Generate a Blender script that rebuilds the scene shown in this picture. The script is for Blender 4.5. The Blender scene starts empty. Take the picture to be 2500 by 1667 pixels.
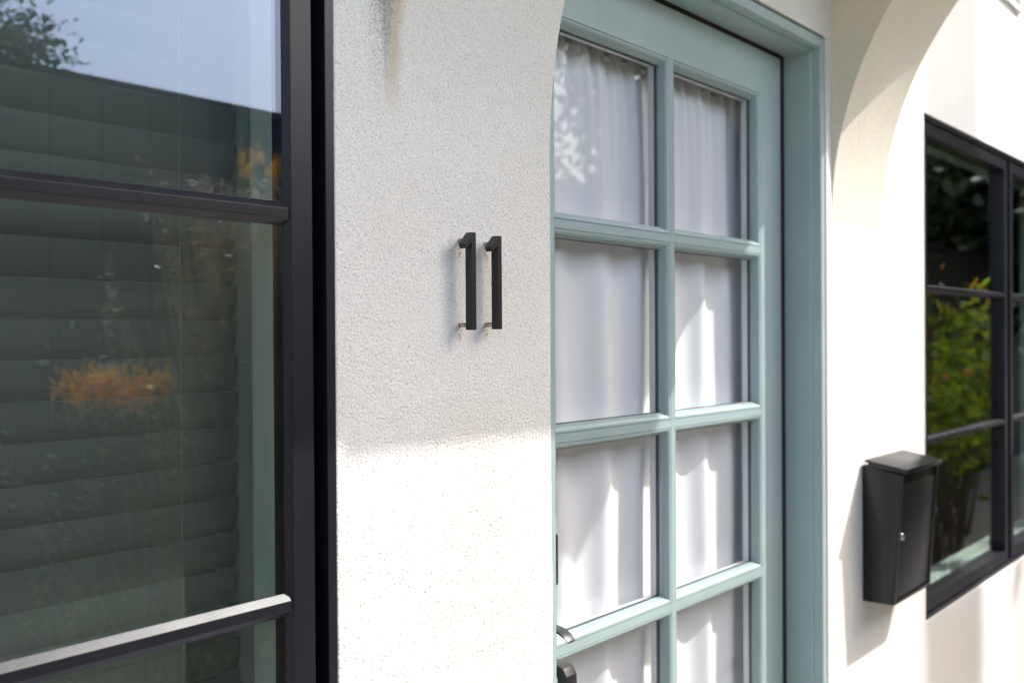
import bpy, math, random
import numpy as np
from mathutils import Vector, Matrix

random.seed(11); RNG = np.random.default_rng(11)
S = bpy.context.scene
COL = S.collection

# ------------------------------------------------------------------ camera
A = math.radians(40.6); P = math.radians(-0.34); ROLL = 0.0063
hv = Vector((math.cos(A), math.sin(A), 0)); rv = Vector((math.sin(A), -math.cos(A), 0)); zv = Vector((0, 0, 1))
fw = hv*math.cos(P) + zv*math.sin(P); up0 = -hv*math.sin(P) + zv*math.cos(P)
rt = rv*math.cos(ROLL) - up0*math.sin(ROLL); up = up0*math.cos(ROLL) + rv*math.sin(ROLL)
cd = bpy.data.cameras.new('camera'); cam = bpy.data.objects.new('camera', cd); COL.objects.link(cam)
M = Matrix(((rt.x, up.x, -fw.x, 0), (rt.y, up.y, -fw.y, -0.9), (rt.z, up.z, -fw.z, 1.5), (0, 0, 0, 1)))
cam.matrix_world = M
cd.lens = 35; cd.sensor_width = 36; cd.clip_start = 0.02; cd.clip_end = 2000
cd.dof.use_dof = True; cd.dof.focus_distance = 1.29; cd.dof.aperture_fstop = 4.8
S.camera = cam

# ------------------------------------------------------------------ sky, sun, exposure
SUN = Vector((1.32, -1.0, 1.80)).normalized()        # towards the sun
elev = math.asin(SUN.z)
w = bpy.data.worlds.new('World'); S.world = w; w.use_nodes = True
nt = w.node_tree; nt.nodes.clear()
sky = nt.nodes.new('ShaderNodeTexSky'); sky.sky_type = 'NISHITA'; sky.sun_disc = False
sky.sun_elevation = elev; sky.sun_rotation = math.atan2(SUN.x, SUN.y)
sky.air_density = 1.3; sky.dust_density = 4.0; sky.ozone_density = 1.6
bg = nt.nodes.new('ShaderNodeBackground'); bg.inputs[1].default_value = 0.15
wo = nt.nodes.new('ShaderNodeOutputWorld')
nt.links.new(sky.outputs[0], bg.inputs[0]); nt.links.new(bg.outputs[0], wo.inputs[0])
sl = bpy.data.lights.new('sun', 'SUN'); sl.energy = 2.0; sl.angle = math.radians(0.55); sl.color = (1, 0.99, 0.972)
so = bpy.data.objects.new('sun', sl); COL.objects.link(so)
so.rotation_euler = SUN.to_track_quat('Z', 'Y').to_euler(); so.location = (6, -6, 9)
vs = S.view_settings; vs.view_transform = 'Standard'; vs.look = 'None'; vs.gamma = 1.0; vs.use_curve_mapping = False
vs.exposure = 1.58
vs.use_white_balance = True; vs.white_balance_temperature = 6550; vs.white_balance_tint = 9
S.render.engine = 'CYCLES'
S.cycles.use_denoising = True
S.cycles.max_bounces = 12; S.cycles.diffuse_bounces = 5; S.cycles.glossy_bounces = 5
S.cycles.transparent_max_bounces = 24; S.cycles.transmission_bounces = 6
S.cycles.caustics_reflective = False; S.cycles.caustics_refractive = False

# ------------------------------------------------------------------ material helpers
class NT:
    def __init__(s, name):
        s.m = bpy.data.materials.new(name); s.m.use_nodes = True
        s.t = s.m.node_tree; s.t.nodes.clear()
        s.out = s.n('ShaderNodeOutputMaterial')
    def n(s, typ, **kw):
        x = s.t.nodes.new(typ)
        for k, v in kw.items(): setattr(x, k, v)
        return x
    def l(s, a, b): s.t.links.new(a, b)
    def set(s, node, **kw):
        for k, v in kw.items():
            i = node.inputs[k.replace('_', ' ')]
            if hasattr(v, 'is_linked'): s.l(v, i)
            else: i.default_value = v
        return node
    def math(s, op, a, b=None, clamp=False):
        x = s.n('ShaderNodeMath', operation=op, use_clamp=clamp)
        for i, v in enumerate((a, b)):
            if v is None: continue
            if hasattr(v, 'is_linked'): s.l(v, x.inputs[i])
            else: x.inputs[i].default_value = v
        return x.outputs[0]
    def mix(s, fac, a, b):
        x = s.n('ShaderNodeMix', data_type='RGBA')
        for i, v in ((0, fac), (6, a), (7, b)):
            if hasattr(v, 'is_linked'): s.l(v, x.inputs[i])
            else: x.inputs[i].default_value = v if i == 0 else (*v[:3], 1)
        return x.outputs[2]
    def pos(s):
        g = s.n('ShaderNodeNewGeometry'); return g.outputs['Position']
    def noise(s, scale, detail=4, rough=.55, vec=None, dist=0):
        x = s.n('ShaderNodeTexNoise'); x.inputs['Scale'].default_value = scale
        x.inputs['Detail'].default_value = detail; x.inputs['Roughness'].default_value = rough
        x.inputs['Distortion'].default_value = dist
        s.l(vec if vec is not None else s.pos(), x.inputs['Vector']); return x.outputs[0]
    def ramp(s, v, a, b):
        x = s.n('ShaderNodeMapRange', clamp=True); x.interpolation_type = 'SMOOTHSTEP'
        s.l(v, x.inputs[0]); x.inputs[1].default_value = a; x.inputs[2].default_value = b
        return x.outputs[0]
    def bump(s, hgt, strength=.3, dist=.001, normal=None):
        b = s.n('ShaderNodeBump'); b.inputs['Strength'].default_value = strength; b.inputs['Distance'].default_value = dist
        s.l(hgt, b.inputs['Height'])
        if normal is not None: s.l(normal, b.inputs['Normal'])
        return b.outputs[0]
    def bsdf(s, color, rough=.5, normal=None, spec=.5, metal=0., coat=0.):
        b = s.n('ShaderNodeBsdfPrincipled')
        for k, v in (('Base Color', color), ('Roughness', rough), ('Metallic', metal), ('Specular IOR Level', spec), ('Coat Weight', coat)):
            i = b.inputs[k]
            if hasattr(v, 'is_linked'): s.l(v, i)
            elif k == 'Base Color': i.default_value = (*v[:3], 1)
            else: i.default_value = v
        if normal is not None: s.l(normal, b.inputs['Normal'])
        return b.outputs[0]
    def done(s, sh): s.l(sh, s.out.inputs[0]); return s.m

MAT = {}
def stucco(name, base, fine=False, patch=False):
    k = NT(name); p = k.pos()
    cl = k.noise(2.2, 4, .6); md = k.noise(22, 3)
    col = k.mix(k.ramp(cl, .35, .7), base, tuple(c*f for c, f in zip(base, (.965, .945, .90))))
    col = k.mix(k.math('MULTIPLY', k.ramp(md, .5, .75), .25), col, tuple(c*.93 for c in base))
    sp = k.noise(720, 2, .6)                                    # dark grains of sand in the finish coat
    col = k.mix(k.math('MULTIPLY', k.ramp(sp, .50, .68), .55 if fine else .3), col, (.22, .213, .20))
    if patch:
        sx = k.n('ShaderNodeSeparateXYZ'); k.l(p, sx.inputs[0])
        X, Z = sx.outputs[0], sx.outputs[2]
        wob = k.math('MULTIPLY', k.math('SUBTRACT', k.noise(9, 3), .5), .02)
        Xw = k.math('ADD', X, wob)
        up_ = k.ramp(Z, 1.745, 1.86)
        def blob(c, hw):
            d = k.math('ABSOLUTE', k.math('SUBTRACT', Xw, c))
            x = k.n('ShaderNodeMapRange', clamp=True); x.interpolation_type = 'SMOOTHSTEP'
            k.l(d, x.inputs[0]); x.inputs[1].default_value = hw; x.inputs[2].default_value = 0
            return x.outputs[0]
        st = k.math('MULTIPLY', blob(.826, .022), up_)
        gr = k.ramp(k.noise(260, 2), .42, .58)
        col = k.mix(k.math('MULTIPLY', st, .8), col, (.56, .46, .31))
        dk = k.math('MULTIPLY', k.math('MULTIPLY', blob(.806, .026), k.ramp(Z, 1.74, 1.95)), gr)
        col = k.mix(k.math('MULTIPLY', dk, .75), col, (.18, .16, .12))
        for px, pz in ((.9448, 1.512), (.996, 1.512), (.9448, 1.618), (.996, 1.618)):   # rust below the pins
            dx = k.math('DIVIDE', k.math('SUBTRACT', X, px), .0055)
            dz = k.math('DIVIDE', k.math('SUBTRACT', Z, pz - .009), .0115)
            r = k.math('SQRT', k.math('ADD', k.math('MULTIPLY', dx, dx), k.math('MULTIPLY', dz, dz)))
            x = k.n('ShaderNodeMapRange', clamp=True); k.l(r, x.inputs[0]); x.inputs[1].default_value = 1.1; x.inputs[2].default_value = .1
            col = k.mix(k.math('MULTIPLY', k.math('MULTIPLY', x.outputs[0], gr), .8), col, (.20, .12, .04))
    h1 = k.noise(430, 3, .65); h2 = k.noise(130, 3, .6); h3 = k.noise(12, 3)
    b = k.bump(h1, .4 if fine else .7, .0007 if fine else .0026)
    b = k.bump(h2, .35, .003, b) if not fine else b
    b = k.bump(h3, .25, .006, b)
    MAT[name] = k.done(k.bsdf(col, .92, b, .2))
stucco('stucco', (.83, .81, .77)); stucco('stucco_near', (.84, .82, .78), True, True); stucco('stucco_bounce_tan', (.79, .73, .615))  # tan bracket stucco: staining, plus warm ground bounce put into the colour

def paint(name, base, rough, bump=.08, sc=60, spec=.5, dust=None):
    k = NT(name)
    v = k.noise(7, 4); g = k.noise(sc, 3)
    col = k.mix(k.ramp(v, .35, .7), base, tuple(c*.93 for c in base))
    if dust:
        col = k.mix(k.math('MULTIPLY', k.ramp(k.noise(38, 5, .7), .56, .8), dust), col, (.35, .33, .31))
    if name == 'door_paint':
        st_ = k.n('ShaderNodeMapping'); st_.inputs['Scale'].default_value = (220, 220, 9); k.l(k.pos(), st_.inputs[0])
        g = k.math('ADD', g, k.math('MULTIPLY', k.noise(1, 3, .6, st_.outputs[0]), 1.4))
        col = k.mix(k.math('MULTIPLY', k.ramp(k.noise(55, 5, .7), .60, .78), .22), col, (.20, .24, .22))
    rr = k.math('ADD', k.math('MULTIPLY', k.noise(25, 4), .14), rough - .07)
    if name == 'mail_paint': rr, col = rough, base
    MAT[name] = k.done(k.bsdf(col, rr, k.bump(g, bump, .001), spec))
paint('door_paint', (.35, .445, .44), .38, .06, 90)
paint('black_frame', (.012, .012, .017), .36, .04, 120, .35, .05)
paint('black_metal', (.013, .013, .014), .42, .06, 400, .42)
paint('mail_paint', (.007, .007, .008), .27, .0, 600, .42)
paint('rubber_black', (.01, .01, .01), .6)
paint('dark_bronze', (.018, .018, .019), .36, .04, 100, .5)
paint('white_trim', (.80, .80, .80), .45)
paint('inner_trim', (.60, .63, .56), .5)
paint('weatherstrip', (.016, .012, .010), .8)
paint('spacer', (.045, .05, .055), .5)
paint('room_paint', (.20, .20, .19), .8)
paint('concrete', (.62, .59, .545), .9, .4, 180, .2)
paint('soil', (.07, .05, .035), .95, .5, 90, .1)
paint('bed_gravel', (.45, .405, .34), .95, .6, 150, .1)
paint('fence_wood', (.055, .050, .047), .75, .3, 60, .2)
paint('pole_wood', (.13, .10, .075), .85, .4, 40, .2)
paint('bark', (.10, .075, .055), .9, .5, 60, .2)
paint('cream_wall', (.62, .55, .45), .9, .3, 60, .2)
paint('roof_tile', (.30, .14, .08), .85, .3, 40, .2)
paint('slat_paint', (.135, .155, .15), .42)
paint('cord_white', (.26, .27, .25), .7)
k = NT('chrome'); MAT['chrome'] = k.done(k.bsdf((.8, .8, .82), .12, None, .5, 1.))
k = NT('peg_metal'); MAT['peg_metal'] = k.done(k.bsdf(k.mix(k.ramp(k.noise(300, 3), .4, .65), (.50, .44, .36), (.25, .13, .05)), .45, None, .5, .7))

def glass(name, tint, base, wav, refl=(.92, .95, 1.0)):
    k = NT(name)
    fr = k.n('ShaderNodeLayerWeight'); fr.inputs[0].default_value = .5      # Schlick reflectance per face
    fac = k.math('ADD', k.math('MULTIPLY', k.math('POWER', fr.outputs['Facing'], 5), 1-base), base, True)
    tr = k.n('ShaderNodeBsdfTransparent'); tr.inputs[0].default_value = (*tint, 1)
    gl = k.n('ShaderNodeBsdfGlossy'); gl.inputs['Roughness'].default_value = .0
    gl.inputs[0].default_value = (*refl, 1)
    k.l(k.bump(k.noise(1.6, 1), wav, .02), gl.inputs['Normal'])
    mx = k.n('ShaderNodeMixShader'); k.l(fac, mx.inputs[0]); k.l(tr.outputs[0], mx.inputs[1]); k.l(gl.outputs[0], mx.inputs[2])
    MAT[name] = k.done(mx.outputs[0])
glass('glass_lowe', (.92, .965, .945), .092, .04, (.66, .74, 1.0))
glass('glass_door', (.985, .99, .988), .028, .05)
glass('glass_right', (.90, .97, .94), .12, .08)

# insect screen: open weave, wires every 1.4 mm
k = NT('screen_mesh'); sx = k.n('ShaderNodeSeparateXYZ'); k.l(k.pos(), sx.inputs[0])
def wires(o): return k.math('LESS_THAN', k.math('FRACT', k.math('MULTIPLY', o, 1/.0016)), .23)
msk = k.math('MAXIMUM', wires(sx.outputs[0]), wires(sx.outputs[2]))
tr = k.n('ShaderNodeBsdfTransparent'); mx = k.n('ShaderNodeMixShader')
k.l(msk, mx.inputs[0]); k.l(tr.outputs[0], mx.inputs[1]); k.l(k.bsdf((.16, .16, .15), .6), mx.inputs[2])
MAT['screen_mesh'] = k.done(mx.outputs[0])

k = NT('curtain_cloth')
wv = k.noise(900, 2); cb = k.bump(wv, .1, .0005)
pb = k.bsdf((.95, .95, .975), .85, cb, .1)
tl = k.n('ShaderNodeBsdfTranslucent'); tl.inputs[0].default_value = (.80, .79, .78, 1)
mx = k.n('ShaderNodeMixShader'); mx.inputs[0].default_value = .10; k.l(pb, mx.inputs[1]); k.l(tl.outputs[0], mx.inputs[2])
MAT['curtain_cloth'] = k.done(mx.outputs[0])

def leafmat(name, c1, c2, trans, gloss=.35):
    k = NT(name)
    oi = k.n('ShaderNodeNewGeometry')
    f = oi.outputs['Random Per Island']
    col = k.mix(f, c1, c2)
    pb = k.bsdf(col, gloss, None, .5)
    tl = k.n('ShaderNodeBsdfTranslucent'); hs = k.n('ShaderNodeHueSaturation'); hs.inputs['Value'].default_value = 1.8; hs.inputs['Saturation'].default_value = 1.15
    k.l(col, hs.inputs['Color']); k.l(hs.outputs[0], tl.inputs[0])
    mx = k.n('ShaderNodeMixShader'); mx.inputs[0].default_value = trans; k.l(pb, mx.inputs[1]); k.l(tl.outputs[0], mx.inputs[2])
    MAT[name] = k.done(mx.outputs[0])
leafmat('leaf_bright', (.05, .08, .01), (.28, .34, .05), .5, .2)
leafmat('leaf_tip', (.42, .13, .03), (.36, .20, .03), .45)
leafmat('leaf_dark', (.025, .045, .020), (.05, .08, .03), .25)
leafmat('leaf_grey', (.16, .22, .10), (.42, .48, .34), .4, .2)
leafmat('grass_olive', (.20, .18, .05), (.36, .27, .12), .5)
leafmat('leaf_olive', (.05, .05, .015), (.80, .60, .30), .55)
leafmat('grass_tan', (.30, .23, .14), (.40, .30, .20), .4)
leafmat('paw_green', (.06, .10, .02), (.12, .14, .03), .4)
leafmat('paw_orange', (.64, .28, .05), (.70, .42, .10), .4)

# ------------------------------------------------------------------ mesh helpers
class MB:
    def __init__(s): s.v = []; s.f = []
    def add(s, vs, fs):
        o = len(s.v); s.v += [tuple(p) for p in vs]; s.f += [tuple(o + i for i in q) for q in fs]; return s
    def box(s, x0, x1, y0, y1, z0, z1):
        return s.add([(x0,y0,z0),(x1,y0,z0),(x1,y1,z0),(x0,y1,z0),(x0,y0,z1),(x1,y0,z1),(x1,y1,z1),(x0,y1,z1)],
                     [(0,3,2,1),(4,5,6,7),(0,1,5,4),(1,2,6,5),(2,3,7,6),(3,0,4,7)])
    def prism(s, prof, a, b, fn):
        """closed profile [(p,q)] swept from a to b; fn(t,p,q)->xyz"""
        n = len(prof); v = [fn(a, *p) for p in prof] + [fn(b, *p) for p in prof]
        f = [(i, (i+1) % n, n+(i+1) % n, n+i) for i in range(n)] + [tuple(range(n-1, -1, -1)), tuple(range(n, 2*n))]
        return s.add(v, f)
    def tube(s, pts, rad, n=10):
        pts = [Vector(p) for p in pts]; rings = []
        if not hasattr(rad, '__len__'): rad = [rad]*len(pts)
        for i, p in enumerate(pts):
            d = (pts[min(i+1, len(pts)-1)] - pts[max(i-1, 0)]).normalized()
            a = d.orthogonal().normalized() if i == 0 else (rings_a - d*rings_a.dot(d)).normalized()
            rings_a = a; b = d.cross(a)
            rings.append([p + a*(rad[i]*math.cos(2*math.pi*j/n)) + b*(rad[i]*math.sin(2*math.pi*j/n)) for j in range(n)])
        o = len(s.v)
        for r in rings: s.v += [tuple(q) for q in r]
        for i in range(len(rings)-1):
            for j in range(n):
                s.f.append((o+i*n+j, o+i*n+(j+1) % n, o+(i+1)*n+(j+1) % n, o+(i+1)*n+j))
        s.f.append(tuple(o+j for j in range(n-1, -1, -1))); s.f.append(tuple(o+(len(rings)-1)*n+j for j in range(n)))
        return s
    def build(s, name, mat, parent=None, smooth=False, bevel=0, seg=2):
        me = bpy.data.meshes.new(name); me.from_pydata(s.v, [], s.f); me.update()
        import bmesh
        bm = bmesh.new(); bm.from_mesh(me); bmesh.ops.recalc_face_normals(bm, faces=bm.faces)
        if bevel:
            ed = [e for e in bm.edges if len(e.link_faces) == 2 and e.calc_face_angle(0) > .5]
            bmesh.ops.bevel(bm, geom=ed, offset=bevel, segments=seg, profile=.6, affect='EDGES', clamp_overlap=True)
        bm.to_mesh(me); bm.free()
        return obj(name, me, mat, parent, smooth)
def obj(name, me, mat, parent=None, smooth=False):
    me.materials.append(MAT[mat])
    if smooth:
        me.polygons.foreach_set('use_smooth', [True]*len(me.polygons)); me.update()
        if smooth == 'auto': me.set_sharp_from_angle(angle=math.radians(35))
    o = bpy.data.objects.new(name, me); COL.objects.link(o)
    if parent is not None:
        o.parent = parent; o.matrix_parent_inverse = parent.matrix_world.inverted() if False else Matrix.Translation(-wloc(parent))
    return o
LOC = {}
def wloc(o): return Vector(LOC.get(o.name, (0, 0, 0)))
def thing(name, label, cat, loc=(0, 0, 0), group=None, parent=None):
    o = bpy.data.objects.new(name, None); COL.objects.link(o); o.empty_display_size = .1
    if parent is None:
        o.location = loc; o['label'] = label; o['category'] = cat
    else:
        o.parent = parent; o.matrix_parent_inverse = Matrix.Translation(-wloc(parent)); o.location = loc
        if label: o['label'] = label
    LOC[o.name] = tuple(loc)
    if group: o['group'] = group
    return o
def tag(o, label, cat, group=None):
    o['label'] = label; o['category'] = cat
    if group: o['group'] = group
    return o
def struct(o): o['kind'] = 'structure'; return o
def share(src, name, loc, parent, scale=None):
    o = bpy.data.objects.new(name, src.data); COL.objects.link(o); o.parent = parent
    o.matrix_parent_inverse = Matrix.Translation(-wloc(parent)); o.location = loc
    if scale: o.scale = scale
    return o

# ------------------------------------------------------------------ ground
g = MB().add([(-400, -400, -.02), (400, -400, -.02), (400, 400, -.02), (-400, 400, -.02)], [(0, 1, 2, 3)]).build('ground', 'soil'); struct(g)
pv = MB()
pv.box(-12, 30, -1.05, .2, -.06, .0)
struct(pv.build('path', 'concrete', bevel=.004))
struct(MB().box(-12, 30, -2.15, -1.08, -.015, .03).build('planting_bed', 'bed_gravel'))

# ------------------------------------------------------------------ house: walls
house = thing('house', 'white stucco house front with arched brackets, pale green door and black windows', 'house', (1.6, 0, 0))
HOLES = [(-.25, .7365, .345, 2.49), (.7365, 1.1385, .95, 2.12), (1.1385, 2.1165, -.05, 2.1516), (2.757, 4.56, .72, 2.093), (2.75, 3.728, 2.605, 3.9), (1.25, 1.95, 2.75, 4.6)]
def wallmesh(x0, x1, z0, z1, y, holes):
    xs = sorted({x0, x1, *[h[0] for h in holes], *[h[1] for h in holes]}); zs = sorted({z0, z1, *[h[2] for h in holes], *[h[3] for h in holes]})
    xs = [x for x in xs if x0 <= x <= x1]; zs = [z for z in zs if z0 <= z <= z1]
    m = MB()
    for a, b in zip(xs, xs[1:]):
        for c, d in zip(zs, zs[1:]):
            mx, mz = (a+b)/2, (c+d)/2
            if any(h[0] < mx < h[1] and h[2] < mz < h[3] for h in holes): continue
            m.add([(a, y, c), (b, y, c), (b, y, d), (a, y, d)], [(0, 1, 2, 3)])
    return m
wm = wallmesh(-6, 14, -.05, 6.4, 0, HOLES)
TH = .20
for i, (a, b, c, d) in enumerate(HOLES):
    if i == 1: continue
    wm.add([(a,0,c),(b,0,c),(b,TH,c),(a,TH,c)], [(0,1,2,3)]); wm.add([(a,0,d),(b,0,d),(b,TH,d),(a,TH,d)], [(0,1,2,3)])
    if i != 2: wm.add([(a,0,c),(a,0,d),(a,TH,d),(a,TH,c)], [(0,1,2,3)])
    if i != 0: wm.add([(b,0,c),(b,0,d),(b,TH,d),(b,TH,c)], [(0,1,2,3)])
wm.v, wm.f = wm.v, wm.f
def wall_build(m, name, mat):
    me = bpy.data.meshes.new(name); me.from_pydata(m.v, [], m.f); me.update(); return obj(name, me, mat, house)
wall_build(wm, 'wall', 'stucco')
# inner lining of the rooms: a closed shell so that no daylight leaks in
ih = [HOLES[0], (1.10, 2.1165, -.05, 2.1516), HOLES[3], HOLES[4], HOLES[5]]
rm = wallmesh(-6, 14, -.05, 6.4, TH, ih)
rm.add([(-6,TH,-.04),(14,TH,-.04),(14,5,-.04),(-6,5,-.04)], [(0,1,2,3)]); rm.add([(-6,0,6.4),(14,0,6.4),(14,5,6.4),(-6,5,6.4)], [(0,1,2,3)])
rm.add([(-6,TH,2.52),(14,TH,2.52),(14,5,2.52),(-6,5,2.52)], [(0,1,2,3)])
for x in (-6, .95, 2.45, 14): rm.add([(x,TH if -6<x<14 else 0,-.05),(x,5,-.05),(x,5,6.4),(x,TH if -6<x<14 else 0,6.4)], [(0,1,2,3)])
rm.add([(-6,5,-.05),(14,5,-.05),(14,5,6.4),(-6,5,6.4)], [(0,1,2,3)])
wall_build(rm, 'room_lining', 'room_paint')
fl_ = wallmesh(.955, 2.445, -.03, 2.515, TH+.004, [(1.10, 2.1165, -.05, 2.1516)])
for q in ([(.955,.204,-.03),(2.445,.204,-.03),(2.445,4.9,-.03),(.955,4.9,-.03)], [(.955,.204,2.515),(2.445,.204,2.515),(2.445,4.9,2.515),(.955,4.9,2.515)],
          [(.955,.204,-.03),(.955,4.9,-.03),(.955,4.9,2.515),(.955,.204,2.515)], [(2.445,.204,-.03),(2.445,4.9,-.03),(2.445,4.9,2.515),(2.445,.204,2.515)], [(.955,4.9,-.03),(2.445,4.9,-.03),(2.445,4.9,2.515),(.955,4.9,2.515)]):
    fl_.add(q, [(0,1,2,3)])
wall_build(fl_, 'hall_lining', 'white_trim')
MB().box(-6.3, 14.3, -.35, 5.3, 6.4, 6.6).build('roof', 'roof_tile', house)

# brackets -------------------------------------------------------------
ZS, RB, OUTB, ZB = 1.76, .82, .66, 2.555
def arc(z):
    r = np.clip(np.asarray(z, float) - ZS, 0, RB)
    return np.minimum(RB - np.sqrt(RB*RB - r*r), OUTB)
def gblur(shape, dx, sig, rng):
    n = rng.standard_normal(shape); fx = np.fft.fftfreq(shape[0], dx); fz = np.fft.fftfreq(shape[1], dx)
    g = np.exp(-2*(np.pi*sig)**2*(fx[:, None]**2 + fz[None]**2))
    h = np.real(np.fft.ifft2(np.fft.fft2(n)*g)); return h/h.std()
def near_pier():
    """the stucco between the near window and the door, modelled down to the grain"""
    dx = .0010; x0, x1, z0, z1 = .7365, 1.1385, .95, 2.12
    nx = int((x1-x0)/dx)+1; nz = int((z1-z0)/dx)+1
    X = np.linspace(x0, x1, nx); Z = np.linspace(z0, z1, nz)
    n1 = gblur((nx, nz), dx, .00072, RNG); n2 = gblur((nx, nz), dx, .0016, RNG); n3 = gblur((nx, nz), dx, .012, RNG); n4 = gblur((nx, nz), dx, .05, RNG)
    hgt = .00038*n1 + .00004*n2 + .00006*n3 + .0005*n4
    big = gblur((nx, nz), dx, .03, RNG)*.5 + gblur((nx, nz), dx, .009, RNG)*.5
    hgt -= .0011*np.clip(n1*.97 + n2*.15 - .65 - .22*big, 0, 1.2)           # pits between the grains
    XX, ZZ = np.meshgrid(X, Z, indexing='ij')
    t = np.clip((XX - .8165)/.004, 0, 1); t = t*t*(3-2*t)
    out = hgt + t*arc(ZZ) + .0005
    for e, sgn in ((x0, 1), (x1, -1)):                            # rounded arris
        d = np.clip(1 - np.abs(XX - e)/.004, 0, 1); out -= .003*d*d
    XX = XX.copy(); jig = gblur((2, nz), dx, .002, RNG); XX[0] += jig[0]*.0006; XX[-1] += jig[1]*.0006
    V = np.stack([XX, -out, ZZ], -1).reshape(-1, 3)
    i = np.arange(nx*nz).reshape(nx, nz)
    F = np.stack([i[:-1, :-1], i[1:, :-1], i[1:, 1:], i[:-1, 1:]], -1).reshape(-1, 4)
    # returns back to the wall on both sides
    ext = []; fx = []; base = len(V)
    for col, yb in ((0, .04), (nx-1, .13)):
        b = V.reshape(nx, nz, 3)[col].copy(); b[:, 1] = yb; ext.append(b)
        j = base + np.arange(nz); base += nz; a = i[col]
        q = np.stack([a[:-1], a[1:], j[1:], j[:-1]], -1) if col == 0 else np.stack([a[:-1], j[:-1], j[1:], a[1:]], -1)
        fx.append(q)
    V = np.concatenate([V]+ext); F = np.concatenate([F]+fx)
    me = bpy.data.meshes.new('bracket'); me.vertices.add(len(V)); me.vertices.foreach_set('co', V.ravel().astype('f'))
    me.loops.add(F.size); me.loops.foreach_set('vertex_index', F.ravel().astype('i'))
    me.polygons.add(len(F)); me.polygons.foreach_set('loop_start', np.arange(0, F.size, 4).astype('i'))
    me.update(calc_edges=True); me.validate()
    return obj('bracket', me, 'stucco_near', house, True)
near_pier()['label'] = 'sand finished stucco bracket and pier that carries the house number'
def bracket(x0, x1, za):
    m = MB(); zz = list(np.linspace(za, ZB+.02, 44)); n = len(zz); o = [float(arc(z))+.0004 for z in zz]
    xs = list(np.linspace(x0, x1, 8)); v = []; f = []
    for x in xs:
        for z, q in zip(zz, o): v.append((x, -q, z))
    for a in range(len(xs)-1):
        for b in range(n-1): f.append((a*n+b, (a+1)*n+b, (a+1)*n+b+1, a*n+b+1))
    B = len(v)
    for x in (x0, x1):
        for z in zz: v.append((x, .01, z))
    for b in range(n-1):
        f.append((b, b+1, B+b+1, B+b)); e = (len(xs)-1)*n; f.append((e+b, B+n+b, B+n+b+1, e+b+1))
    m.v, m.f = v, f
    me = bpy.data.meshes.new('bracket'); me.from_pydata(v, [], f); me.update()
    return obj('bracket', me, 'stucco_bounce_tan', house, 'auto')
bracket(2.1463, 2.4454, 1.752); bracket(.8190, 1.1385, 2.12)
# balcony on the brackets
bal = MB().box(.62, 2.4454, -OUTB, 0.0, ZB, ZB+.16).build('balcony', 'stucco', house, bevel=.006)
pp = MB(); pp.box(.62, 2.4454, -OUTB, -OUTB+.09, ZB+.16, ZB+.72); pp.box(.62, .71, -OUTB+.09, 0, ZB+.16, ZB+.72); pp.box(2.3554, 2.4454, -OUTB+.09, 0, ZB+.16, ZB+.72)
pp.build('parapet', 'stucco', bal)
MB().box(1.62, 2.4454, -OUTB-.001, -OUTB+.03, ZB-.009, ZB+.001).build('drip_edge', 'stucco', bal)
# balcony door above and the upper window
MB().box(1.25, 1.95, .10, .14, 2.75, 4.6).build('balcony_door', 'door_paint', house)
uw = MB(); uw.box(2.75, 3.728, -.012, .03, 2.588, 2.606); uw.box(3.7285, 3.742, -.006, .03, 2.606, 3.9)
uwo = uw.build('upper_window', 'white_trim', house, bevel=.002)
MB().box(2.75, 3.728, .12, .13, 2.606, 3.9).build('pane', 'glass_right', uwo)

# ------------------------------------------------------------------ near black window
def sweep_frame(m, x0, x1, z0, z1, prof):
    """mitred rectangular frame; prof = closed [(inset, y)]"""
    n = len(prof); c = lambda i: [(x0+i, z0+i), (x1-i, z0+i), (x1-i, z1-i), (x0+i, z1-i)]
    v = []
    for k_ in range(4):
        for (i, y) in prof: px, pz = c(i)[k_]; v.append((px, y, pz))
    f = []
    for k_ in range(4):
        a, b = k_*n, ((k_+1) % 4)*n
        for j in range(n): f.append((a+j, b+j, b+(j+1) % n, a+(j+1) % n))
    return m.add(v, f)
def munt_h(m, x0, x1, zc, fl, bk, yf, yb):
    prof = [(yf, zc-fl/2), (yb, zc-bk/2), (yb, zc+bk/2), (yf, zc+fl/2)]
    return m.prism(prof, x0, x1, lambda t, y, z: (t, y, z))
WX0, WX1, WZ0, WZ1 = -.25, .7365, .345, 2.49
win1 = thing('window', 'large black framed window with horizontal bars and a lowered blind behind', None, (.24, 0, .345), parent=house)
f = MB(); sweep_frame(f, WX0-.001, WX1+.0005, WZ0, WZ1, [(0, -.001), (.0125, -.001), (.0125, .030), (.0, .030)])
sweep_frame(f, WX0, WX1, WZ0, WZ1, [(.0126, .026), (.040, .026), (.040, .055), (.0126, .055)])
f.build('frame', 'black_frame', win1, bevel=.0008)
f = MB(); sweep_frame(f, WX0, WX1, WZ0, WZ1, [(.0325, -.002), (.0335, -.0035), (.0620, -.0035), (.0685, .0040), (.0685, .0225), (.0325, .0225)])
f.build('sash', 'black_frame', win1, bevel=.0006)
gx0, gx1 = WX0+.0655, WX1-.0655
bars = [.776, 1.205, 1.6355, 2.064]
for z in bars:
    munt_h(MB(), gx0, gx1, z, .0110, .0265, -.0034, .0040).build('muntin', 'black_frame', win1, bevel=.0006)
zz = [WZ0+.064]+bars+[WZ1-.064]
for a, b in zip(zz, zz[1:]):
    MB().box(gx0, gx1, .0045, .0095, a+.004, b-.004).build('pane', 'glass_lowe', win1)
MB().add([(gx0+.03, .066, WZ0+.03), (.6690, .066, WZ0+.03), (.6690, .066, WZ1-.03), (gx0+.03, .066, WZ1-.03)], [(0, 1, 2, 3)]).build('insect_screen', 'screen_mesh', win1)
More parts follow.
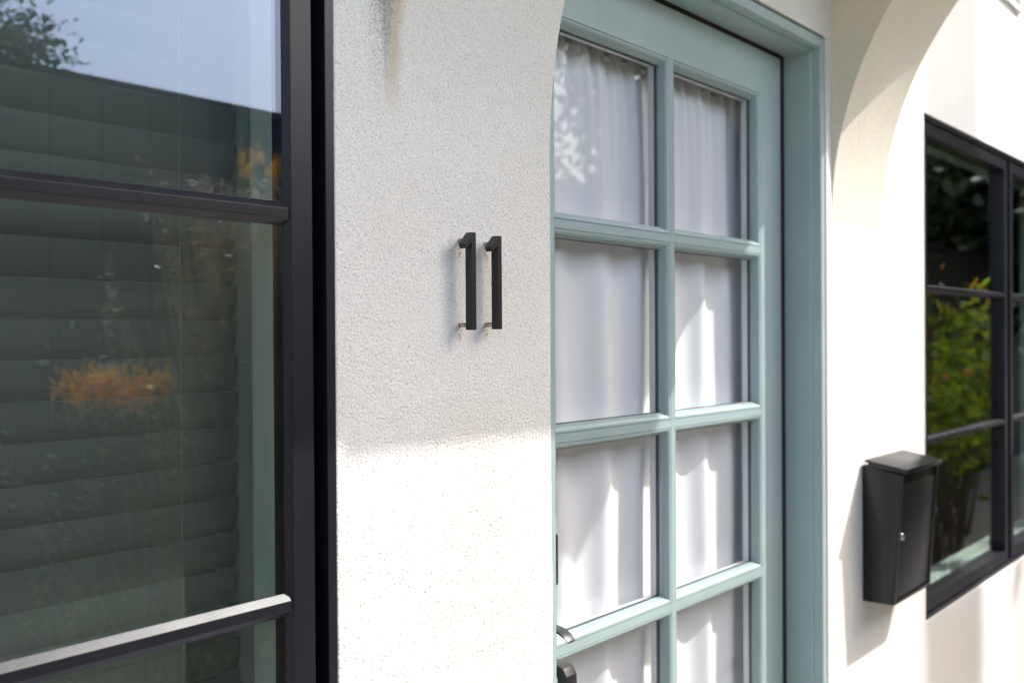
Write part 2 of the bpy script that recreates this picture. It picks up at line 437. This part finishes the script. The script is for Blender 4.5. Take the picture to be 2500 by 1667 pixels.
# inner jamb of the window, pale, seen past the blind
f = MB(); f.box(.6680, .6955, .0230, .0430, WZ0+.02, WZ1-.02); f.box(.6692, .6955, .0432, .0640, WZ0+.02, WZ1-.02); f.box(.7060, .715, .0680, .199, WZ0+.02, WZ1-.02)
f.build('inner_jamb', 'inner_trim', win1, bevel=.001)
# blind
bl = thing('window_blind', 'pale grey-green slatted blind hanging behind the large black window', 'blind', (.2, .15, 2.45))
sl_m = None; PITCH = .0428
zt = 1.735
k0 = -16
def slat_mesh():
    m = MB(); n = 7; wd = .0446; v = []; fz = []
    tilt = math.radians(106)
    for x in (-.23, .7030):
        for i in range(n):
            t = i/(n-1)-.5; cr = .0035*(1-(2*t)**2)
            y = t*wd*math.cos(tilt) - cr*math.sin(tilt); z = t*wd*math.sin(tilt) + cr*math.cos(tilt)
            v.append((x, y, z))
    nb = len(v)
    for x in (-.23, .7030):
        for i in range(n):
            t = i/(n-1)-.5; cr = .0035*(1-(2*t)**2) - .0022
            v.append((x, t*wd*math.cos(tilt) - cr*math.sin(tilt), t*wd*math.sin(tilt) + cr*math.cos(tilt)))
    for i in range(n-1):
        fz += [(i, i+1, n+i+1, n+i), (nb+i, nb+n+i, nb+n+i+1, nb+i+1)]
    fz += [(0, n, nb+n, nb), (n-1, nb+n-1, nb+2*n-1, 2*n-1)]
    fz.append(tuple(range(n)) + tuple(nb+i for i in range(n-1, -1, -1))); fz.append(tuple(n+i for i in range(n)) + tuple(nb+n+i for i in range(n-1, -1, -1)))
    return m.add(v, fz)
for i in range(k0, 32):
    z = 1.735 - i*PITCH + .02
    if not .40 < z < 2.42: continue
    if sl_m is None:
        sl_m = slat_mesh().build('slat', 'slat_paint', bl); sl_m.location = (0, .150, z)
    else: share(sl_m, 'slat', (0, .150, z), bl)
MB().box(-.235, .7035, .12, .185, 2.42, 2.47).build('head_rail', 'slat_paint', bl)
for x in (.02, .615):
    MB().tube([(x, .124, .4), (x, .124, 2.42)], .0006, 6).build('cord', 'cord_white', bl)

# ------------------------------------------------------------------ door frame and door
JX0, JX1, JZ = 1.154, 2.088, 2.119
dfm = thing('door_frame', 'pale green painted door frame with moulded casing', None, (1.62, .05, 0), parent=house)
def jamb(m, prof, rev):   # prof in (x offset from opening edge outwards, y)
    pass
PR = [(0, .0836+.05), (0, .0262), (.0035, .0222), (.0035, .0042), (.0055, .0020), (.0255, .0020), (.0285, .004), (.0285, .1336)]
PR = [(0, .17), (0, .0262), (.0012, .0228), (.0040, .0215), (.0040, .0050), (.0058, .0020), (.0240, .0020), (.0285, .0050), (.0285, .17)]
MB().prism([(JX1+a, y) for a, y in PR], 0.0, JZ+.0285, lambda t, x, y: (x, y, min(t, JZ + (x-JX1)) if t > 1 else t)).build('jamb', 'door_paint', dfm, bevel=.0006)
PL = [(0, .17), (0, .0262), (.0012, .0228), (.0040, .0215), (.0040, .0050), (.0058, .0020), (.022, .0020), (.026, .0050), (.026, .17)]
MB().prism([(JX0-a, y) for a, y in PL], 0.0, JZ+.0285, lambda t, x, y: (x, y, min(t, JZ + (JX0-x)) if t > 1 else t)).build('jamb', 'door_paint', dfm, bevel=.0006)
MB().prism([(a, y) for a, y in PR], JX0, JX1, lambda t, a, y: (t + (a if t > 1.5 else -a), y, JZ+a)).build('header', 'door_paint', dfm, bevel=.0006)
f = MB(); f.box(JX1-.0212, JX1-.0002, .0850, .110, .02, JZ-.002); f.box(JX0-.001, JX0+.006, .088, .102, .02, JZ-.002); f.box(JX0+.007, JX1-.0217, .0850, .110, JZ-.0105, JZ-.0002)
f.build('weatherstrip', 'weatherstrip', dfm)
MB().box(JX0-.02, JX1+.02, -.02, .2, -.02, .025).build('threshold', 'dark_bronze', dfm, bevel=.003)

door = thing('door', 'pale green door glazed with two columns of panes', None, (1.62, .085, .03), parent=house)
DY = .0838; DB = DY+.044
SX0, SX1, SZ0, SZ1 = 1.160, 2.0665, .032, 2.108
LX0, LX1, LZ1 = 1.2515, 1.9700, 2.0145         # glazed area, edge of the flat stiles
CX = 1.6095; FL = .0066                          # middle bar, half width of its flat
rows = [1.6795, 1.3340, .9915, .6480]; LZ0 = .312
MB().box(SX0, LX0, DY, DB, SZ0, SZ1).build('stile', 'door_paint', door, bevel=.0012)
MB().box(LX1, SX1, DY, DB, SZ0, SZ1).build('stile', 'door_paint', door, bevel=.0012)
MB().box(LX0, LX1, DY+.0001, DB, LZ1, SZ1).build('rail', 'door_paint', door)
MB().box(LX0, LX1, DY+.0001, DB, SZ0, LZ0).build('rail', 'door_paint', door)
MB().box(CX-FL, CX+FL, DY+.0002, DB-.012, LZ0, LZ1).build('muntin', 'door_paint', door)
for z in rows:
    for a, b in ((LX0, CX-FL), (CX+FL, LX1)):
        MB().box(a, b, DY+.0004, DB-.012, z-.0074, z+.0074).build('muntin', 'door_paint', door)
zl = [LZ1]+rows+[LZ0]
# bead: quirk, ovolo, fillet, then down to the glass
BEAD = [(0.0, .030), (0, .0022), (.0012, .0022), (.0016, .0004), (.0045, .0006), (.0085, .0030), (.0112, .0068), (.0118, .0098), (.0140, .0100), (.0146, .0128), (.0164, .0132), (.0170, .030)]
for r in range(len(zl)-1):
    zt_ = zl[r] - (0 if r == 0 else .0074); zb_ = zl[r+1] + (0 if r == len(zl)-2 else .0074)
    for a, b in ((LX0, CX-FL), (CX+FL, LX1)):
        m = MB(); sweep_frame(m, a, b, zb_, zt_, [(i_*.78, DY+y_) for i_, y_ in BEAD])
        m.build('glazing_bead', 'door_paint', door, 'auto')
        MB().box(a+.0127, b-.0127, DY+.0165, DY+.0190, zb_+.0127, zt_-.0127).build('pane', 'glass_door', door)
        m = MB(); sweep_frame(m, a, b, zb_, zt_, [(.0110, DY+.0195), (.0140, DY+.0195), (.0140, DY+.0255), (.0110, DY+.0255)])
        m.build('spacer', 'spacer', door)
        m = MB(); sweep_frame(m, a, b, zb_, zt_, [(.0100, DY+.0260), (.0143, DY+.0260), (.0115, DY+.0400), (.0, DY+.0400), (0, DY+.0260)])
        m.build('inner_bead', 'white_trim', door)
# lock set on the left stile
hx = 1.203
db = MB().box(hx-.027, hx+.0170, .0525, DY-.0002, 1.112, 1.192).build('deadbolt', 'dark_bronze', door, 'auto', bevel=.004)
hb = MB().box(hx-.028, hx+.024, .072, DY-.0002, .70, 1.075).build('handle', 'dark_bronze', door, 'auto', bevel=.004)
m = MB()
path = [(.0745, .9885), (.036, .989), (.0285, .9870), (.0250, .9815), (.0245, .972), (.0245, .90), (.0245, .78), (.029, .765), (.04, .76), (.0745, .762)]
gp = []; tk = .0095
for i, (y, z) in enumerate(path):
    y0, z0 = path[max(i-1, 0)]; y1, z1 = path[min(i+1, len(path)-1)]; d = Vector((y1-y0, z1-z0)).normalized(); gp.append((Vector((y, z)), Vector((-d.y, d.x))))
v = []; fz = []
for c_, nn in gp:
    for sx_, sn in ((-.012, -tk), (.012, -tk), (.012, tk), (-.012, tk)):
        q = c_ + nn*sn; v.append((hx+sx_, q.x, q.y))
for i in range(len(gp)-1):
    for j in range(4): fz.append((4*i+j, 4*i+(j+1) % 4, 4*i+4+(j+1) % 4, 4*i+4+j))
m.add(v, fz).build('grip', 'dark_bronze', hb, 'auto', bevel=.002)
m = MB(); tp = [(.0745, 1.047), (.055, 1.052), (.035, 1.0495), (.022, 1.0425), (.0155, 1.036)]; v = []; fz = []
for i, (y, z) in enumerate(tp):
    hw = .0125 - .0008*i; th = .005 - .0007*i
    v += [(hx-hw, y, z), (hx+hw, y, z), (hx+hw, y, z-th), (hx-hw, y, z-th)]
for i in range(len(tp)-1):
    for j in range(4): fz.append((4*i+j, 4*i+(j+1) % 4, 4*i+4+(j+1) % 4, 4*i+4+j))
fz += [(0, 3, 2, 1), (16, 17, 18, 19)]
m.add(v, fz).build('thumb_latch', 'dark_bronze', hb, 'auto', bevel=.0012)

# curtain behind the door glass
def curtain():
    x0, x1 = 1.185, 2.03; z0, z1 = .12, 2.022; nx, nz = 300, 110
    X = np.linspace(0, 1, nx); Zt = np.linspace(0, 1, nz)
    XX, TT = np.meshgrid(X, Zt, indexing='ij')         # TT 0 at the top
    folds = np.zeros_like(XX)
    cs = [(.02, .06), (.155, .075), (.30, .085), (.445, .07), (.585, .085), (.73, .075), (.86, .07), (.975, .055)]
    sway = .008*np.sin(TT*2.1+1) + .006*np.sin(TT*5+XX*9)
    for i, (c, wd) in enumerate(cs):
        d = (XX + sway - c)/wd
        folds += (.85+.3*((i*7) % 3)/2)*np.exp(-d*d*(1+.55*np.tanh(d*3)))*(1+.30*np.tanh(d*2.2))
    body = .036*(folds - .55)
    gat = np.sin(XX*2*np.pi*26 + 2*np.sin(XX*17))*.0035 + np.sin(XX*2*np.pi*15+1)*.0045
    k_ = np.exp(-TT*16)
    depth = body*(1-.75*k_)*(.75+.25*TT) + gat*k_ 
    depth += .002*np.sin(TT*9+XX*12)
    Xw = x0 + (x1-x0)*(XX + .006*np.sin(TT*6+XX*20)*TT); Zw = z1 - (z1-z0)*TT + .004*np.sin(XX*160)*np.exp(-TT*60)
    Y = .154 - depth
    V = np.stack([Xw, Y, Zw], -1).reshape(-1, 3); i = np.arange(nx*nz).reshape(nx, nz)
    F = np.stack([i[:-1, :-1], i[1:, :-1], i[1:, 1:], i[:-1, 1:]], -1).reshape(-1, 4)
    me = bpy.data.meshes.new('cloth'); me.from_pydata(V.tolist(), [], F.tolist()); me.update()
    return me
ct = thing('curtain', 'gathered white sheer curtain hanging behind the panes of the green door', 'curtain', (1.56, .172, .12))
obj('cloth', curtain(), 'curtain_cloth', ct, True)
MB().tube([(1.17, .158, 2.008), (2.05, .158, 2.008)], .006, 10).build('rod', 'white_trim', ct, True)

# ------------------------------------------------------------------ far black window
win2 = thing('window', 'black framed window beside the letterbox with three rows of panes', None, (3.6, 0, .72), parent=house)
X0, X1, Z0, Z1 = 2.757, 4.56, .72, 2.093
f = MB(); sweep_frame(f, X0-.0005, X1+.001, Z0, Z1, [(0, .006), (.014, .006), (.014, .0345), (0, .0345)])
sweep_frame(f, X0, X1, Z0, Z1, [(.0141, .027), (.03, .027), (.03, .06), (.0141, .06)]); f.build('frame', 'black_frame', win2, bevel=.001)
for (a, b) in ((X0, 3.630), (3.6305, X1)):
    f = MB(); sweep_frame(f, a, b, Z0, Z1, [(.017, .010), (.052, .010), (.052, .06), (.017, .06)]); f.build('sash', 'black_frame', win2, bevel=.001)
    zs_ = [Z0+.052, 1.2025, 1.6228, Z1-.052]
    for z in zs_[1:3]: munt_h(MB(), a+.052, b-.052, z, .012, .022, .010, .030).build('muntin', 'black_frame', win2, bevel=.0008)
    for p, q in zip(zs_, zs_[1:]): MB().box(a+.051, b-.051, .032, .036, p, q).build('pane', 'glass_right', win2)

# ------------------------------------------------------------------ house numbers
def digit(xr, zb, zt, label):
    h = thing('house_number', label, 'house number', (xr-.004, -.015, zb), 'house numbers on the stucco pier')
    y0, y1 = -.0265, -.0150; w_ = .0085
    prof = [(xr-w_, zb), (xr, zb), (xr, zt), (xr-.0072, zt), (xr-.0215, zt-.0155), (xr-.0185, zt-.0215), (xr-w_, zt-.0135)]
    MB().prism(prof, y0, y1, lambda t, x, z: (x, t, z)).build('numeral', 'black_metal', h, bevel=.0007)
    for z, r in ((zb+.0065, .0030), (zt-.0095, .0030)):
        xc = xr-.0045
        MB().tube([(xc, .004, z), (xc, -.0149, z)], r, 14).build('mounting_pin', 'peg_metal', h, 'auto')
    return h
digit(.9490, 1.5075, 1.6335, 'left numeral 1 in black metal standing off the stucco pier')
digit(.9995, 1.5085, 1.6325, 'right numeral 1 in black metal, the one nearer the green door')

# ------------------------------------------------------------------ letterbox
mb = thing('mailbox', 'black metal wall mailbox with a chrome lock beside the far window', 'mailbox', (2.438, 0, .87))
a, b = 2.3128, 2.5645
t_, bt = 1.186, .871
body = MB(); prof = [(-.0005, bt), (-.0695, bt), (-.0905, t_-.012), (-.0085, t_+.004), (-.0005, t_+.004)]
body.prism(prof, a+.0004, b-.0004, lambda t, y, z: (t, y, z)); bo = body.build('body', 'mail_paint', mb, 'auto', bevel=.0015)
def fy(z): return -.0695 - (.021)*(z-bt)/(t_-.012-bt)
def panel(x0, x1, z0, z1, p0, p1, name, par, mat='mail_paint', bv=.001):
    m = MB(); m.add([(x0, fy(z0)-p0, z0), (x1, fy(z0)-p0, z0), (x1, fy(z1)-p0, z1), (x0, fy(z1)-p0, z1), (x0, fy(z0)-p1, z0), (x1, fy(z0)-p1, z0), (x1, fy(z1)-p1, z1), (x0, fy(z1)-p1, z1)],
      [(0,1,2,3),(4,7,6,5),(0,4,5,1),(1,5,6,2),(2,6,7,3),(3,7,4,0)]); return m.build(name, mat, par, 'auto', bevel=bv)
panel(a+.002, a+.0105, bt, t_-.014, -.001, .0045, 'front_edge', mb); panel(b-.0105, b-.002, bt, t_-.014, -.001, .0045, 'front_edge', mb)
panel(a+.0105, b-.0105, bt, bt+.010, -.001, .0045, 'front_edge', mb)
dp = panel(a+.0125, b-.0125, bt+.012, t_-.035, -.001, .0020, 'door', mb)
m = MB()
lid = [(-.008, 1.2035), (-.1040, 1.1875), (-.1040, 1.1765), (-.1025, 1.1765), (-.1025, 1.1855), (-.008, 1.2010)]
m.prism(lid, a-.0005, b+.0005, lambda t, y, z: (t, y, z))
for x in (a-.0015, b+.0005):
    m.prism([(-.008, 1.2030), (-.1038, 1.1870), (-.1038, 1.1767), (-.008, 1.1900)], x, x+.001, lambda t, y, z: (t, y, z))
lo = m.build('lid', 'mail_paint', mb, 'auto', bevel=.0006)
MB().tube([(a-.001, -.0125, 1.1955), (a-.0035, -.0125, 1.1955)], .003, 12).build('rivet', 'chrome', lo, 'auto')
lz = 1.028; lx = a+.026
lk = MB().tube([(lx, fy(lz)-.001, lz), (lx, fy(lz)-.007, lz)], .0085, 18).build('lock', 'chrome', mb, 'auto', bevel=.001)
MB().box(lx-.0012, lx+.0012, fy(lz)-.0075, fy(lz)-.006, lz-.004, lz+.004).build('keyhole', 'rubber_black', lk)

# ------------------------------------------------------------------ garden opposite (seen in the glass, and lighting the wall)
fence = thing('fence', 'tall dark stained board fence across the path', 'fence', (5, -2.2, 0))
bd = None; n_b = 0
for i in range(112):
    x = -3.2 + i*.168; hh = 2.30
    if bd is None:
        bd = MB().box(-.0805, .0805, -.012, .012, .03, hh).build('board', 'fence_wood', fence, bevel=.003); bd.location = (x, -2.2, 0)
    else:
        share(bd, 'board', (x, -2.2 - (.004 if i % 2 else 0), random.uniform(-.004, .004)), fence)
for z in (.4, 2.05): MB().box(-3.3, 15.6, -2.275, -2.226, z-.045, z+.045).build('fence_rail', 'fence_wood', fence)
MB().box(-3.3, 15.6, -2.25, -2.15, 2.306, 2.335).build('fence_cap', 'fence_wood', fence)

def leaves(name, pts, nrm, ln, wd, mat, parent, curl=.15):
    """pts (n,3), nrm (n,3) leaf pointing direction"""
    n = len(pts); d = nrm/np.linalg.norm(nrm, axis=1)[:, None]
    r = RNG.standard_normal((n, 3)); s = np.cross(d, r); s /= np.linalg.norm(s, axis=1)[:, None]; u = np.cross(s, d)
    ln = np.asarray(ln)[:, None] if np.ndim(ln) else ln; wd = np.asarray(wd)[:, None] if np.ndim(wd) else wd
    V = np.stack([pts, pts + d*ln*.35 + s*wd*.5 + u*wd*.15, pts + d*ln*.75 + s*wd*.38 + u*wd*.1 - u*ln*curl*.3, pts + d*ln - u*ln*curl,
                  pts + d*ln*.75 - s*wd*.38 + u*wd*.1 - u*ln*curl*.3, pts + d*ln*.35 - s*wd*.5 + u*wd*.15], 1).reshape(-1, 3)
    F = (np.arange(n)[:, None]*6 + np.arange(6)[None])
    T = np.concatenate([F[:, [0, 1, 5]], F[:, [1, 2, 4]], F[:, [1, 4, 5]], F[:, [2, 3, 4]]])
    me = bpy.data.meshes.new(name); me.from_pydata(V.tolist(), [], T.tolist()); me.update()
    return obj(name, me, mat, parent)
def blades(name, base, tips, wd, mat, parent, sag=.2):
    n = len(base); ks = 6; V = []; F = []
    side = np.cross(tips-base, RNG.standard_normal((n, 3))); side /= np.linalg.norm(side, axis=1)[:, None]
    for j in range(ks+1):
        t = j/ks; c = base + (tips-base)*t; c[:, 2] += sag*np.linalg.norm(tips-base, axis=1)*(t-t*t)
        h = wd*(1-t**2*.92)*.5; V.append(np.stack([c-side*h, c+side*h], 1))
    V = np.stack(V, 1).reshape(-1, 3); F = []
    for i in range(n):
        o = i*(ks+1)*2
        for j in range(ks): F.append((o+2*j, o+2*j+1, o+2*j+3, o+2*j+2))
    me = bpy.data.meshes.new(name); me.from_pydata(V.tolist(), [], F); me.update()
    return obj(name, me, mat, parent)
def shrub(name, label, c, rad, nst, nl, ln, mat, tip=None, tipn=0, low=.25):
    t = thing(name, label, 'shrub', (c[0], c[1], 0.02)); c = np.array(c)
    st = MB(); P_ = []; D_ = []; TP = []; TD = []
    per = nl//nst
    for i in range(nst):
        d = RNG.standard_normal(3); d[2] = abs(d[2])*.8+.15; d /= np.linalg.norm(d)
        end = c + d*np.array(rad)*RNG.uniform(.65, 1.05); b = np.array([c[0]+RNG.uniform(-.1, .1)*rad[0], c[1]+RNG.uniform(-.1, .1), .02])
        mid = (b+end)/2 + RNG.uniform(-.08, .08, 3); mid[2] += .1
        pts = [(1-s)**2*b + 2*s*(1-s)*mid + s*s*end for s in np.linspace(0, 1, 6)]
        st.tube([tuple(p) for p in pts], list(np.linspace(.011, .002, 6)*min(1., 12/nst)**.5), 5)
        s = RNG.uniform(low, 1.0, per); q = ((1-s)**2)[:, None]*b + (2*s*(1-s))[:, None]*mid + (s*s)[:, None]*end
        dd = RNG.standard_normal((per, 3)) + d*.7; P_.append(q + RNG.standard_normal((per, 3))*(.05 if nst < 40 else .13)*rad[0]); D_.append(dd)
        if tipn:
            TP.append(np.repeat(end[None], tipn, 0) + RNG.standard_normal((tipn, 3))*.03); TD.append(RNG.standard_normal((tipn, 3))*.7 + d*1.2)
    st.build('stems', 'bark', t)
    P_ = np.concatenate(P_); leaves('foliage', P_, np.concatenate(D_), RNG.uniform(.6, 1.2, len(P_))*ln, RNG.uniform(.6, 1.1, len(P_))*ln*.5, mat, t)
    if tipn:
        TP = np.concatenate(TP); leaves('new_leaves', TP, np.concatenate(TD), RNG.uniform(.6, 1.2, len(TP))*ln, RNG.uniform(.6, 1, len(TP))*ln*.42, tip, t)
    return t
shrub('leafy_shrub', 'bright green shrub with orange new leaves past the far window', (5.75, -.85, 1.05), (.85, .38, .80), 34, 950, .08, 'leaf_bright', 'leaf_tip', 1, .6)
shrub('leafy_shrub', 'bright green shrub with orange new leaves farther along the path', (7.6, -1.3, .7), (.9, .5, 1.3), 26, 1200, .10, 'leaf_bright', 'leaf_tip', 2, .3)
shrub('small_leaved_shrub', 'loose grey-green small leaved shrub opposite the large window', (1.62, -1.75, 1.05), (.62, .3, .75), 20, 420, .035, 'leaf_grey', None, 0, .5)
shrub('fine_leaved_shrub', 'dense olive and tan fine leaved shrub facing the pier', (1.70, -1.42, .72), (.40, .30, 1.15), 50, 6500, .032, 'leaf_olive', None, 0, .1)

def grass(label, c, h, n, spread, mat, mat2):
    t = thing('ornamental_grass', label, 'ornamental grass', (c[0], c[1], .02))
    b = np.stack([c[0]+RNG.normal(0, spread*.2, n), c[1]+RNG.normal(0, spread*.2, n), np.full(n, .02)], 1)
    tp = np.stack([b[:, 0]+RNG.normal(0, spread, n), b[:, 1]+RNG.normal(0, spread*.7, n), RNG.uniform(.45, 1, n)*h], 1)
    blades('blades', b, tp, .009, mat, t, .12)
    m_ = n//3; blades('dry_stems', b[:m_], tp[:m_]*np.array([1, 1, 1.02])+RNG.normal(0, .04, (m_, 3)), .005, mat2, t, .1)
    # feathery seed heads
    k_ = 14; hd = np.repeat(tp[:m_], k_, 0) - np.array([0, 0, 1])*RNG.uniform(0, .18, (m_*k_, 1)); leaves('seed_heads', hd + RNG.normal(0, .006, hd.shape), RNG.standard_normal(hd.shape)+np.array([0, 0, .8]), .03, .006, mat2, t)
    return t
grass('tall olive ornamental grass opposite the pier', (1.62, -1.32), 1.95, 2000, .15, 'grass_olive', 'grass_tan')
grass('tan ornamental grass in front of the fence, opposite the large window', (1.60, -1.45), 1.25, 1400, .20, 'grass_olive', 'grass_tan')
grass('tan ornamental grass opposite the green door', (3.1, -1.7), 1.35, 600, .22, 'grass_olive', 'grass_tan')

def paw(label, c, h, n, sp):
    t = thing('kangaroo_paw', label, 'flower', (c[0], c[1], .02))
    nb = 150; b = np.stack([c[0]+RNG.normal(0, .06, nb), c[1]+RNG.normal(0, .05, nb), np.full(nb, .02)], 1)
    tp = b + np.stack([RNG.normal(0, .16, nb), RNG.normal(0, .12, nb), RNG.uniform(.4, .82, nb)*h], 1)
    blades('strap_leaves', b, tp, .016, 'paw_green', t, .1)
    st = MB(); HP = []; HD = []
    for i in range(n):
        e = np.array([c[0]+RNG.uniform(-sp, sp), c[1]+RNG.uniform(-.1, .1), h+RNG.uniform(-.035, .03)]); s0 = np.array([c[0]+RNG.normal(0, .04), c[1], .02])
        st.tube([tuple(s0), tuple((s0+e)/2+RNG.normal(0, .015, 3)), tuple(e)], [.0025, .002, .0015], 5)
        m_ = 12; HP.append(np.repeat(e[None], m_, 0)+RNG.normal(0, 1, (m_, 3))*np.array([.010, .010, .016])+np.array([0, 0, -.015])); HD.append(RNG.standard_normal((m_, 3))*.35+np.array([0, 0, 1.]))
    st.build('stalks', 'paw_green', t)
    HP = np.concatenate(HP); leaves('flowers', HP, np.concatenate(HD), .030, .007, 'paw_orange', t, .2)
    return t
paw('orange flowered clump opposite the large window', (1.29, -1.5), 1.375, 75, .13)
paw('tall orange flowered clump beside the olive grass', (1.63, -1.35), 1.97, 8, .08)

def tree(label, c, h, rad, n, ln, mat='leaf_dark', tr=.09):
    t = thing('leafy_tree', label, 'tree', (c[0], c[1], 0), 'trees beyond the fence'); st = MB()
    top = h - rad*.6; st.tube([(c[0], c[1], -.02), (c[0]+.05, c[1], top*.5), (c[0], c[1]+.05, top)], [tr, tr*.8, tr*.5], 9)
    cl = []
    for i in range(34):
        d = RNG.standard_normal(3); d[2] *= .75; d /= np.linalg.norm(d); r = rad*RNG.uniform(.35, 1.0)
        e = np.array([c[0], c[1], h-rad]) + d*np.array([r, r, r*(h*.5/rad if h*.5 < rad*1.5 else 1.2)]); e[2] = min(max(e[2], h*.28), h)
        st.tube([(c[0], c[1], max(.4, e[2]-rad*.5)), tuple((e+np.array([c[0], c[1], e[2]-.2]))/2), tuple(e)], [tr*.35, tr*.2, .006], 5); cl.append(e)
    st.build('trunk', 'bark', t)
    cl = np.array(cl); k_ = RNG.integers(0, len(cl), n); sg = rad*(.26 if rad > 1 else .20)
    pt = cl[k_] + RNG.normal(0, sg, (n, 3)); leaves('crown', pt, RNG.standard_normal((n, 3)), RNG.uniform(.6, 1.2, n)*ln, RNG.uniform(.6, 1, n)*ln*.55, mat, t)
tree('small tree showing over the fence opposite the large window', (1.80, -4.2), 3.12, .52, 20000, .045)
shrub('hedge_shrub', 'small shrub just showing over the fence top', (1.85, -2.55, 1.5), (.3, .18, .97), 24, 3000, .03, 'leaf_dark', None, 0, .3)
tree('large dark tree beyond the fence, nearest the added shadow pole', (9.2, -3.9), 5.6, 1.7, 22000, .17, tr=.16)
tree('large dark tree beyond the fence between two others', (12.0, -4.4), 6.2, 2.0, 22000, .18, tr=.18)
tree('large dark tree at the far end of the fence', (15.5, -4.2), 6.4, 2.2, 22000, .2, tr=.2)
tree('leafy tree standing at the far end of the path', (12.6, -1.3), 5.4, 1.7, 22000, .18, tr=.12)

pole = thing('shadow_pole', 'tall round unseen pole behind the fence, added to cast a shadow band', 'pole', (7.10, -3.1, 0))  # unseen pole, added to throw the soft shadow band at the far window
MB().tube([(7.10, -3.1, -.02), (7.10, -3.1, 3), (7.10, -3.1, 10.4)], [.19, .175, .145], 20).build('shaft', 'pole_wood', pole, 'auto')
